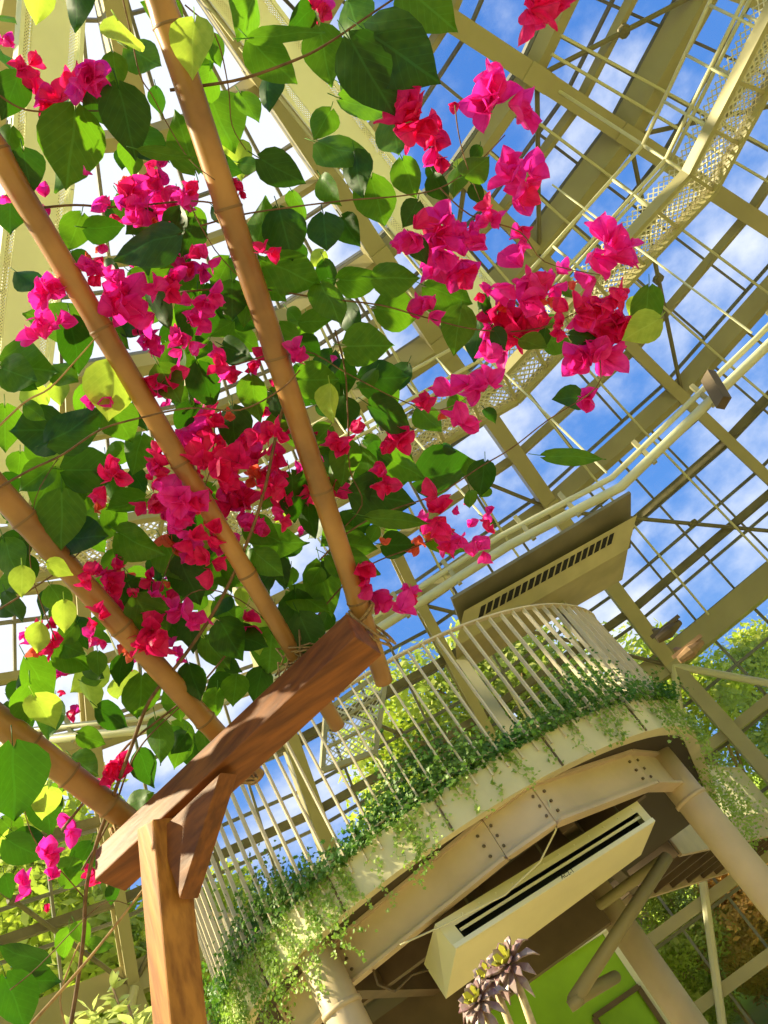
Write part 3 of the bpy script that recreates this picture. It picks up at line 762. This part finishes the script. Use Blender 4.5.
def leaf_at(mb, px, py, size, ang_, rnd, lift=1.0, face=.55, slim=1.0):
    p = on_canopy(px, py, lift); dist = p.dot(_D); L_ = size * dist / F
    a = radians(ang_); im = XA * cos(a) - YA * sin(a)           # image direction, y down
    view = -p.normalized()
    tilt = rnd.uniform(-face, face)
    d = (im + view * tilt).normalized()
    n_ = (view + XA * rnd.uniform(-face, face) * 1.6 + YA * rnd.uniform(-face, face) * 1.6).normalized()
    base = p - d * L_ * .5; tip = p + d * L_ * .5
    leaf_geo(mb, base, tip, n_, L_ * slim * rnd.uniform(.74, .92), rnd.uniform(-.35, .35), rnd.uniform(-.2, .35), rnd.uniform(0, 6))
    # stalk
    mb2n = len(mb.v); q_ = base - d * L_ * .25 + Vector((0, 0, .008))
    mb.tube([base + d * L_ * .02, base - d * L_ * .1 + Vector((0, 0, .003)), q_], .0011, 4); mb.uv += [(.5, .5)] * (len(mb.v) - mb2n)
def bract_flower(mb, c, axis, size, rnd, mi):
    axis = axis.normalized(); x = axis.orthogonal().normalized(); y = axis.cross(x); a0 = rnd.uniform(0, 6.28)
    for j in range(3):
        a = a0 + j * 2 * pi / 3 + rnd.uniform(-.2, .2); rd = x * cos(a) + y * sin(a); op = rnd.uniform(.25, 1.1)
        d = (axis * cos(op) + rd * sin(op)).normalized(); nn = (rd * cos(op) - axis * sin(op)).normalized()
        L_ = size * rnd.uniform(.8, 1.1)
        leaf_geo(mb, c + rd * size * .03, c + d * L_, -nn, L_ * rnd.uniform(.72, .9), rnd.uniform(.3, .6), rnd.uniform(-.25, .15), rnd.uniform(0, 6), heart=False, mi=mi)
        k0_ = len(mb.v); mb.tube([c, c + d * L_ * .32 + axis * size * .04], [.0007, .0013], 4, mi=mi); mb.uv += [(.3, .5)] * (len(mb.v) - k0_)
def cluster(mb, px, py, size, tone, rnd, lift):
    p = on_canopy(px, py, lift); dist = p.dot(_D); R_ = size * dist / F / 2
    view = -p.normalized(); nfl = 1 if size < 22 else (3 if size < 34 else (5 if size < 46 else 7))
    for j in range(nfl):
        off = XA * rnd.gauss(0, .42) + YA * rnd.gauss(0, .42) + view * rnd.gauss(0, .3)
        if nfl == 1: off *= .1
        ax = (view * rnd.uniform(-.3, 1.0) + XA * rnd.uniform(-1, 1) + YA * rnd.uniform(-1, 1))
        if ax.length < .1: ax = view
        mi = tone if rnd.random() < .8 else rnd.choice((0, 1))
        bract_flower(mb, p + off * R_ * .8, ax, R_ * (1.14 if nfl > 1 else 1.3) * (1.0 if nfl < 4 else .95), rnd, mi)

# x, y, length px, tip angle (0 right, 90 down), tone
LV = """160 10 40 200 m|118 335 40 60 m|30 280 38 30 d|176 230 40 100 d|350 232 34 60 d|318 322 34 0 m|350 320 40 60 d|420 250 30 60 d|535 345 30 20 m|500 340 26 60 d|470 470 22 70 m|470 500 20 90 m|38 5 38 95 y|77 8 44 90 d|128 38 54 60 y|145 58 44 30 m|116 72 32 80 m|10 98 46 110 d|9 65 32 60 d|8 20 24 20 m|58 118 52 100 d|72 150 74 95 m|128 122 66 75 d|152 150 44 40 d
27 172 44 80 d|8 145 34 100 m|184 140 56 250 m|192 48 54 95 y|168 155 50 10 e|250 14 58 100 m|288 33 70 -8 e|274 64 56 45 m|268 93 40 90 d|325 58 52 80 m|355 20 50 70 m|212 52 34 60 m|207 88 40 100 m
222 125 62 65 m|250 110 36 60 m|283 172 48 30 d|345 150 62 15 m|322 125 36 120 m|366 108 50 20 m|357 175 44 85 d|330 192 34 60 m|228 168 30 20 d|250 165 26 10 m|405 58 92 35 d|372 78 80 60 d|430 8 66 40 m|395 135 52 80 m
410 180 40 70 m|478 165 36 -40 m|455 182 32 100 m|440 190 30 70 d|10 215 44 90 d|74 235 42 110 m|106 228 38 0 d|143 243 66 165 d|53 320 56 200 m|30 368 60 10 m|76 348 54 80 d|112 392 58 95 y|160 310 44 60 d|195 325 56 95 d
135 330 28 10 d|165 275 46 130 m|262 222 50 -80 m|285 232 52 75 d|325 232 42 85 d|300 205 30 60 m|296 275 60 25 m|258 275 34 60 m|332 303 50 60 m|362 280 44 0 m|372 346 52 0 m|232 302 42 90 d|213 305 40 60 d|285 342 36 70 m
240 352 40 20 d|378 203 50 75 m|398 278 46 0 m|400 312 48 10 m|450 295 48 20 m|457 332 46 100 m|478 343 42 95 d|385 378 48 -5 d|645 312 46 100 m|640 330 40 150 y|577 456 60 0 e|568 398 34 180 d|560 343 30 20 m|584 337 28 10 d
40 430 60 180 d|78 425 60 -30 d|20 375 44 20 m|5 430 44 90 m|45 490 50 120 m|62 522 56 90 m|95 470 54 0 d|88 538 50 0 d|122 425 44 60 m|125 505 42 160 m|12 562 46 70 m|140 545 50 30 m|170 385 42 60 m|190 425 42 90 d
233 430 44 90 d|207 388 46 70 d|255 400 44 80 m|320 380 46 0 m|330 405 36 90 y|345 415 34 90 d|330 452 34 0 d|295 500 52 80 d|280 542 56 10 m|450 474 64 -12 d|482 480 36 100 d|380 405 44 100 m|392 418 52 30 d|402 465 54 30 m
385 498 62 10 d|402 520 66 5 e|448 545 40 20 m|400 545 36 0 d|430 420 34 40 m|22 583 30 90 y|60 602 34 60 m|64 618 32 90 y|38 640 34 100 y|62 568 28 20 y|75 658 40 30 m|40 682 54 60 m|30 705 48 90 m|92 682 22 0 m|141 700 50 92 m
120 670 34 100 d|190 582 50 65 d|150 622 54 60 m|165 600 44 20 m|175 562 46 60 m|130 600 44 80 d|310 602 46 30 m|295 612 44 90 d|310 638 48 65 d|325 590 54 80 m|355 545 46 10 m|355 565 54 20 m|270 655 54 95 m|232 642 46 60 d
195 682 40 70 d|235 692 32 95 m|14 785 78 88 d|48 815 46 80 d|25 850 42 30 d|160 742 44 80 m|146 770 40 70 d|140 800 36 -30 m|75 872 32 -50 m|45 715 44 60 y|22 955 50 200 d|37 980 46 0 d|16 1005 54 70 d|66 945 28 100 m|82 935 26 60 m
102 945 26 0 m|112 895 20 100 d|270 565 36 40 m|205 745 30 90 m|250 640 40 20 d|215 705 30 100 m|460 408 26 50 m|410 215 30 120 d|285 400 36 30 m|300 440 40 30 m|345 465 44 100 m|370 470 44 70 m|65 170 50 110 m|110 95 40 40 m"""
leaves = []
for ln in LV.replace('\n', '|').split('|'):
    a = ln.split(); leaves.append((float(a[0]), float(a[1]), float(a[2]), float(a[3]), a[4]))
FL = """315 12 34 c|537 6 58 c|50 98 54 c|86 72 46 m|92 108 30 c|26 66 30 c|3 42 22 m|148 165 18 o|83 174 14 o|122 200 42 m|166 200 50 m|145 218 40 m|186 190 28 m|42 202 28 m|5 195 16 m|95 268 34 m|47 290 42 m|44 332 42 m|130 298 56 m|116 280 30 m|160 290 38 c
190 265 34 m|206 252 28 m|176 278 30 m|188 342 34 m|196 312 34 m|166 378 42 c|150 345 34 m|240 183 22 c|270 252 28 c|410 120 54 c|436 142 42 c|455 102 17 c|504 106 62 m|517 182 54 m|482 222 34 m|413 235 42 m|441 240 52 m|456 266 48 m|472 240 36 m|520 232 30 m
422 218 20 c|430 311 34 m|606 262 64 m|532 285 54 m|500 320 46 c|526 336 48 c|494 348 40 m|552 280 34 m|575 310 36 c|610 303 46 c|615 327 46 c|596 361 52 m|587 397 32 m|562 328 24 c|460 398 44 m|486 382 40 m|425 403 26 c|441 413 16 o|340 438 36 c|395 440 34 c
383 480 34 c|320 487 38 c|296 350 30 m|330 355 15 o|282 382 24 c|235 372 40 c|262 366 30 c|98 400 28 m|110 478 38 c|95 506 24 o|200 442 50 m|216 466 52 c|182 500 48 m|232 500 48 c|262 462 42 c|276 432 36 c|245 442 36 m|272 490 34 c|190 522 42 m|246 530 32 m
282 515 24 m|170 547 26 o|206 566 36 c|90 576 28 c|112 572 36 c|126 612 32 c|152 636 46 c|106 592 30 c|190 615 36 m|243 625 36 c|54 650 20 c|42 656 15 c|95 642 22 m|130 660 22 m|80 712 20 m|115 765 34 c|104 778 22 m|70 826 28 m|42 862 36 m|25 890 30 m|95 880 30 c
48 912 16 c|368 574 38 m|382 602 42 m|412 590 24 m|437 508 40 c|424 530 32 m|455 545 34 m|481 556 30 m|470 545 22 m|492 510 14 c|485 530 16 c|489 520 18 c|385 545 15 o|150 180 34 m|205 300 30 m|215 420 34 c|160 470 36 c|150 500 34 c|230 545 34 m|205 540 34 c|95 620 26 c|175 655 24 m|60 690 14 c"""
flowers = []
for ln in FL.replace('\n', '|').split('|'):
    a = ln.split(); flowers.append((float(a[0]), float(a[1]), float(a[2]), {'m': 0, 'c': 1, 'o': 2}[a[3]]))
vine = empty('bougainvillea', at_d(80, 1100, 2.4)); vine.location.z = GROUND; vine.matrix_world = Matrix.Translation(vine.location)
tag(vine, 'bougainvillea vine with magenta bracts and heart-shaped green leaves climbing over the bamboo', 'climbing plant')
rnd = random.Random(11)
LM = [M['leaf_d'], M['leaf_m'], M['leaf_y']]; TI = {'d': 0, 'm': 1, 'y': 2, 'e': 1}
order = sorted(range(len(leaves)), key=lambda i: -leaves[i][2]); big = set(order[:100])
fol = MB(); fol.uv = []
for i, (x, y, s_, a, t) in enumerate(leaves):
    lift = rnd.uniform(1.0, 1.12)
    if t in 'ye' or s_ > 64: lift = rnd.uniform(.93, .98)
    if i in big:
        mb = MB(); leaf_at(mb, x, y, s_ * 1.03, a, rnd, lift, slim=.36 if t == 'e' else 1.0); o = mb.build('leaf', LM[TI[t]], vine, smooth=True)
        if t == 'y': o['label'] = 'leaf tinted lime as if backlit'
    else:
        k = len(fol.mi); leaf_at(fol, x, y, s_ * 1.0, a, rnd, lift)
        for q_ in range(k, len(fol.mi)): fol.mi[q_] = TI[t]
# filler foliage in the dense parts of the vine
zones = [(30, 250, 330, 640, 95), (90, 520, 330, 690, 60), (0, 560, 200, 760, 45), (300, 370, 420, 560, 36), (100, 100, 260, 330, 30), (0, 380, 120, 560, 26), (0, 760, 90, 900, 14), (470, 290, 640, 350, 14), (440, 400, 500, 540, 6), (180, 0, 400, 120, 8), (430, 150, 480, 220, 8)]
for x0, y0, x1, y1, n_ in zones:
    for _ in range(int(n_ * .85)):
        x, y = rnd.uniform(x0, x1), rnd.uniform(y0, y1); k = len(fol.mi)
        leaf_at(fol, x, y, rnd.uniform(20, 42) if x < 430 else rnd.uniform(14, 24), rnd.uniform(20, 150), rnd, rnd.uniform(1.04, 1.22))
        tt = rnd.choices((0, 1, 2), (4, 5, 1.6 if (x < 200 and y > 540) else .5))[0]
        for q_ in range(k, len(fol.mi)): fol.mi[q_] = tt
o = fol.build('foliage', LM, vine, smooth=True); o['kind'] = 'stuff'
BMs = [M['br_m'], M['br_c'], M['br_o']]
flo = sorted(flowers, key=lambda f: -f[2]); rest = MB(); rest.uv = []
for i, (x, y, s_, t) in enumerate(flo):
    lift = rnd.uniform(.96, 1.08)
    if i < 100:
        mb = MB(); mb.uv = []; cluster(mb, x, y, s_, t, rnd, lift); mb.build('bract_cluster', BMs, vine, smooth=True)
    else: cluster(rest, x, y, s_, t, rnd, lift)
for x0, y0, x1, y1, n_ in ((150, 400, 300, 560, 34), (90, 180, 220, 340, 20), (80, 560, 200, 650, 12), (480, 280, 620, 350, 10), (410, 500, 490, 560, 8), (20, 620, 140, 780, 6), (250, 340, 310, 480, 8)):
    for _ in range(n_): cluster(rest, rnd.uniform(x0, x1), rnd.uniform(y0, y1), rnd.uniform(13, 26), rnd.choice((0, 0, 1, 1, 2)), rnd, rnd.uniform(1.0, 1.12))
o = rest.build('small_bracts', BMs, vine, smooth=True); o['kind'] = 'stuff'
ST = [(.0035, 1.01, 'bark', '170 90|200 86|245 78|300 58|330 42|362 20|398 -4'), (.0022, 1.0, 'bark', '-5 92|20 108|50 112|100 111|135 118'), (.0028, 1.03, 'bark', '40 208|75 205|120 207|190 201|230 206'),
      (.002, 1.02, 'bark', '200 226|240 215|285 208|350 200|400 196|440 188|475 165|505 135'), (.0022, 1.03, 'bark', '180 292|250 288|320 298|380 305|420 316|480 330|540 328|600 300'),
      (.0028, .98, 'bark', '-5 490|30 470|62 455|100 430|140 418|190 408|240 410|280 390|300 370'), (.0025, .98, 'bark_tan', '-5 430|25 402|50 388|78 358|98 335'),
      (.0022, 1.0, 'bark', '320 560|345 535|372 518|400 507|440 493|480 467|512 448|548 420|596 388|600 360'), (.0018, 1.0, 'bark', '440 188|470 215|520 232|545 262|600 275'),
      (.0022, 1.02, 'bark', '335 330|345 370|348 420|350 470|362 505|330 540'), (.0060, 1.0, 'bark', '68 1040|78 980|84 930|86 890|96 845|112 800|132 745|150 700|185 655|215 610|240 560|262 500|275 440|290 380'),
      (.0050, .97, 'bark_tan', '26 1030|60 992|100 945|152 878'), (.0040, 1.03, 'bark', '62 830|100 782|128 745|165 715|196 690|230 650'), (.0026, 1.0, 'bark', '-5 612|30 590|60 570|80 552'),
      (.0030, 1.02, 'bark', '82 870|110 820|128 770|150 735|200 690'), (.0034, 1.05, 'bark_tan', '70 1040|60 1000|72 960|86 930'), (.0016, .97, 'bark', '122 -5|130 30|140 75|152 95|168 125|190 160|215 180'),
      (.0016, 1.0, 'bark', '185 5|215 35|228 85|232 125|246 150'), (.0024, 1.05, 'bark', '300 640|330 600|355 575|380 560|420 545|450 530'), (.002, 1.02, 'bark', '130 640|170 610|200 590|240 600|290 640'),
      (.0018, 1.0, 'bark', '10 990|40 965|100 905|130 905'), (.0018, 1.0, 'bark', '86 900|60 870|48 862|30 830|20 790'), (.0018, 1.03, 'bark', '215 420|210 470|190 520|170 560|150 620'),
      (.0016, 1.0, 'bark', '455 105|458 130|465 160|480 200'), (.0018, 1.02, 'bark', '235 365|300 350|350 375|400 400|440 410|480 390'), (.0015, 1.0, 'bark', '190 205|215 250|250 288'), (.0016, 1.0, 'bark', '56 640|40 600|30 560|35 500|60 455')]
for r_, lift, mk, s_ in ST:
    P = [tuple(map(float, q_.split())) for q_ in s_.split('|')]
    pts = [on_canopy(x, y, lift) for x, y in P]
    fine = []
    for i in range(len(pts) - 1):
        p_, a, b, c = pts[max(i - 1, 0)], pts[i], pts[i + 1], pts[min(i + 2, len(pts) - 1)]
        for j in range(4):
            t = j / 4; fine.append(.5 * ((2 * a) + (b - p_) * t + (2 * p_ - 5 * a + 4 * b - c) * t * t + (3 * a - p_ - 3 * b + c) * t ** 3))
    fine.append(pts[-1])
    if y is not None and P[0][1] > 1020: fine = [Vector((fine[0].x - .05, fine[0].y + .1, GROUND))] + fine
    mb = MB(); nn_ = len(fine); mb.tube(fine, [r_ * (1 - .45 * i / nn_) for i in range(nn_)], 7); mb.build('stem', M[mk], vine, smooth=True)

# ------------------------------------------------------------------ ivy on the balcony edge
iv = empty('ivy', (BC.x, BC.y - BR, 1.93)); tag(iv, 'green ivy spilling over the curved cream balcony edge behind the balusters', 'ivy')
rnd = random.Random(5)
def ivy_leaf(mb, p, s_, rnd, out_=None):
    d = Vector((rnd.gauss(0, 1), rnd.gauss(0, 1), rnd.gauss(-.4, .8))).normalized()
    n_ = ((out_ or Vector((0, -1, .5))) + Vector((rnd.gauss(0, .6), rnd.gauss(0, .6), rnd.gauss(0, .6)))).normalized()
    x = d.cross(n_)
    if x.length < .2: return
    x.normalize(); d = n_.cross(x)
    sh_ = [(0, -.35), (.45, -.45), (.38, -.05), (.62, .15), (.25, .3), (0, .75), (-.25, .3), (-.62, .15), (-.38, -.05), (-.45, -.45)]
    mb.add([p + x * a * s_ + d * b * s_ + n_ * (.15 * abs(a)) * s_ for a, b in sh_], [tuple(range(10))])
hedge = MB()
for i in range(26000):
    a = radians(rnd.uniform(-112, 84)); rr = BR - .10 + rnd.gauss(0, .10); h = abs(rnd.gauss(0, .15)) * (1 + .5 * sin(a * 9)) - .02
    o_d = Vector((sin(a), -cos(a), .5))
    ivy_leaf(hedge, barc(a, rr, 1.92 + h), rnd.uniform(.020, .038), rnd, o_d)
for i in range(1500):
    y = rnd.uniform(8.9, 12); ivy_leaf(hedge, Vector((1.08 + rnd.gauss(0, .1), y, 1.92 + abs(rnd.gauss(0, .13)))), rnd.uniform(.02, .034), rnd, Vector((1, -.3, .5)))
o = hedge.build('foliage', M['ivy'], iv); o['kind'] = 'stuff'
dens = [(-100, -42, 60, .70), (-42, -12, 42, .62), (-12, 12, 16, .5), (12, 60, 20, .32), (60, 80, 16, .65)]
for a0, a1, n_, ml in dens:
    for _ in range(n_):
        a = radians(rnd.uniform(a0, a1)); mb = MB(); ln_ = rnd.uniform(.3, 1) * ml; z = 1.95; st = []; rr = BR + .015; p = barc(a, rr, z)
        nst = int(ln_ / .022) + 2
        for j in range(nst):
            st.append(p.copy()); a += rnd.gauss(0, .008); z -= .022; rr += rnd.gauss(.0012, .003)
            if z < 1.62: rr += rnd.gauss(0, .004)
            p = barc(a, max(rr, BR + .01), z); od = Vector((sin(a), -cos(a), .4))
            for _q in range(2 if a0 < -30 or a0 >= 60 else 2): ivy_leaf(mb, p + Vector((rnd.gauss(0, .022), rnd.gauss(-.005, .012), rnd.gauss(0, .014))), rnd.uniform(.015, .032), rnd, od)
        mb.tube(st, .0018, 4); mb.build('trailing_strand', M['ivy_light'], iv)
# creeper hanging by the right column and bridge
cr_ = MB()
for i in range(1500):
    f = rnd.random(); z = 1.9 - f * 1.0
    ivy_leaf(cr_, Vector((1.12 + rnd.gauss(0, .10) * (1 - .4 * f), 9.2 + rnd.uniform(-.3, 2.5), z + rnd.gauss(0, .05))), rnd.uniform(.015, .03), rnd, Vector((.3, -1, .2)))
o = cr_.build('creeper', M['ivy_light'], iv); o['kind'] = 'stuff'

# ------------------------------------------------------------------ aeoniums and pale shrub at the lower edge
def rosette(mb, c, axis, R_, rnd, n_=44):
    axis = axis.normalized(); x = axis.orthogonal().normalized(); y = axis.cross(x)
    for j in range(n_):
        f = j / n_; a = j * 2.39996; op = .3 + 1.75 * f; rd = x * cos(a) + y * sin(a)
        d = (axis * cos(op) + rd * sin(op)).normalized(); nn = (axis * sin(op) - rd * cos(op)).normalized(); L_ = R_ * (.45 + .55 * f) * rnd.uniform(.85, 1.1)
        sd_ = d.cross(nn); b_ = c + rd * R_ * .05; mi = 1 if f < .16 else 0
        wv = R_ * .15
        vs = [b_ - sd_ * wv * .25, b_ + sd_ * wv * .25, b_ + d * L_ * .78 + sd_ * wv * .8, b_ + d * L_ * .78 - sd_ * wv * .8, b_ + d * L_ - axis * L_ * .1 * f - Vector((0, 0, .25 * L_ * f * f))]
        vs2 = [v - nn * R_ * .05 for v in vs]
        mb.add(vs + vs2, [(0, 1, 2, 3), (3, 2, 4), (6, 5, 8, 7), (7, 8, 9), (0, 5, 6, 1), (1, 6, 7, 2), (2, 7, 9, 4), (4, 9, 8, 3), (3, 8, 5, 0)], mi)
for (x, y, R_, d_, sx, sy, lab) in ((508, 962, .110, 3.2, 548, 1100, 'purple aeonium rosette on the pale stem nearest the fan coil unit, yellow at its heart'),
                                 (489, 976, .085, 3.25, 540, 1130, 'drooping purple aeonium rosette tucked behind the yellow-hearted one'),
                                 (478, 1000, .095, 3.1, 520, 1130, 'lowest purple aeonium rosette at the photo\'s bottom edge')):
    c = at_d(x, y, d_); rt = empty('aeonium', Vector((c.x + .12, c.y + .05, GROUND))); tag(rt, lab, 'succulent plant', 'aeoniums below the fan coil unit')
    mb = MB(); rosette(mb, c, Vector((-.15, -.75, .65)), R_, rnd, 38); mb.build('rosette', [M['aeo'], M['aeo_c']], rt)
    e_ = at_d(sx, sy, d_ + .05); gx = Vector((e_.x, e_.y, GROUND)); mb = MB(); mb.tube([gx, e_, c.lerp(e_, .5) + Vector((.02, 0, 0)), c - Vector((0, -.02, .01))], [.022, .016, .014, .011], 10); mb.build('stem', M['aeo_stem'], rt, smooth=True)
sh_ = empty('pale_shrub', at_d(125, 1060, 3.4)); sh_.location.z = GROUND; sh_.matrix_world = Matrix.Translation(sh_.location)
tag(sh_, 'pale yellow-green leafy shrub at the bottom beside the pergola post', 'shrub')
mb = MB(); mb.uv = []; tops = [at_d(x, y, 3.3 + rnd.uniform(-.2, .3)) for x, y in ((112, 985), (92, 1010), (128, 1005), (145, 1020), (104, 1030), (75, 1035), (160, 1045), (130, 1050))]
tb = MB()
for tp in tops:
    b0_ = Vector((sh_.location.x, sh_.location.y, GROUND)); tb.tube([b0_, b0_.lerp(tp, .6) + Vector((.03, 0, .1)), tp], [.014, .01, .004], 6)
    for j in range(34):
        c = tp - Vector((0, 0, rnd.uniform(0, .22))); d = Vector((rnd.gauss(0, 1), rnd.gauss(0, 1), rnd.uniform(.1, 1.2))).normalized()
        leaf_geo(mb, c, c + d * rnd.uniform(.05, .09), Vector((rnd.gauss(0, .5), rnd.gauss(0, .5), 1)), .026, .2, .3, rnd.random() * 6, heart=False)
mb.build('foliage', thin('pale_leaf', (.42, .50, .14), (.62, .66, .28), (.8, .9, .3), .4, 20), sh_, smooth=True); tb.build('stem', M['bark_tan'], sh_, smooth=True)
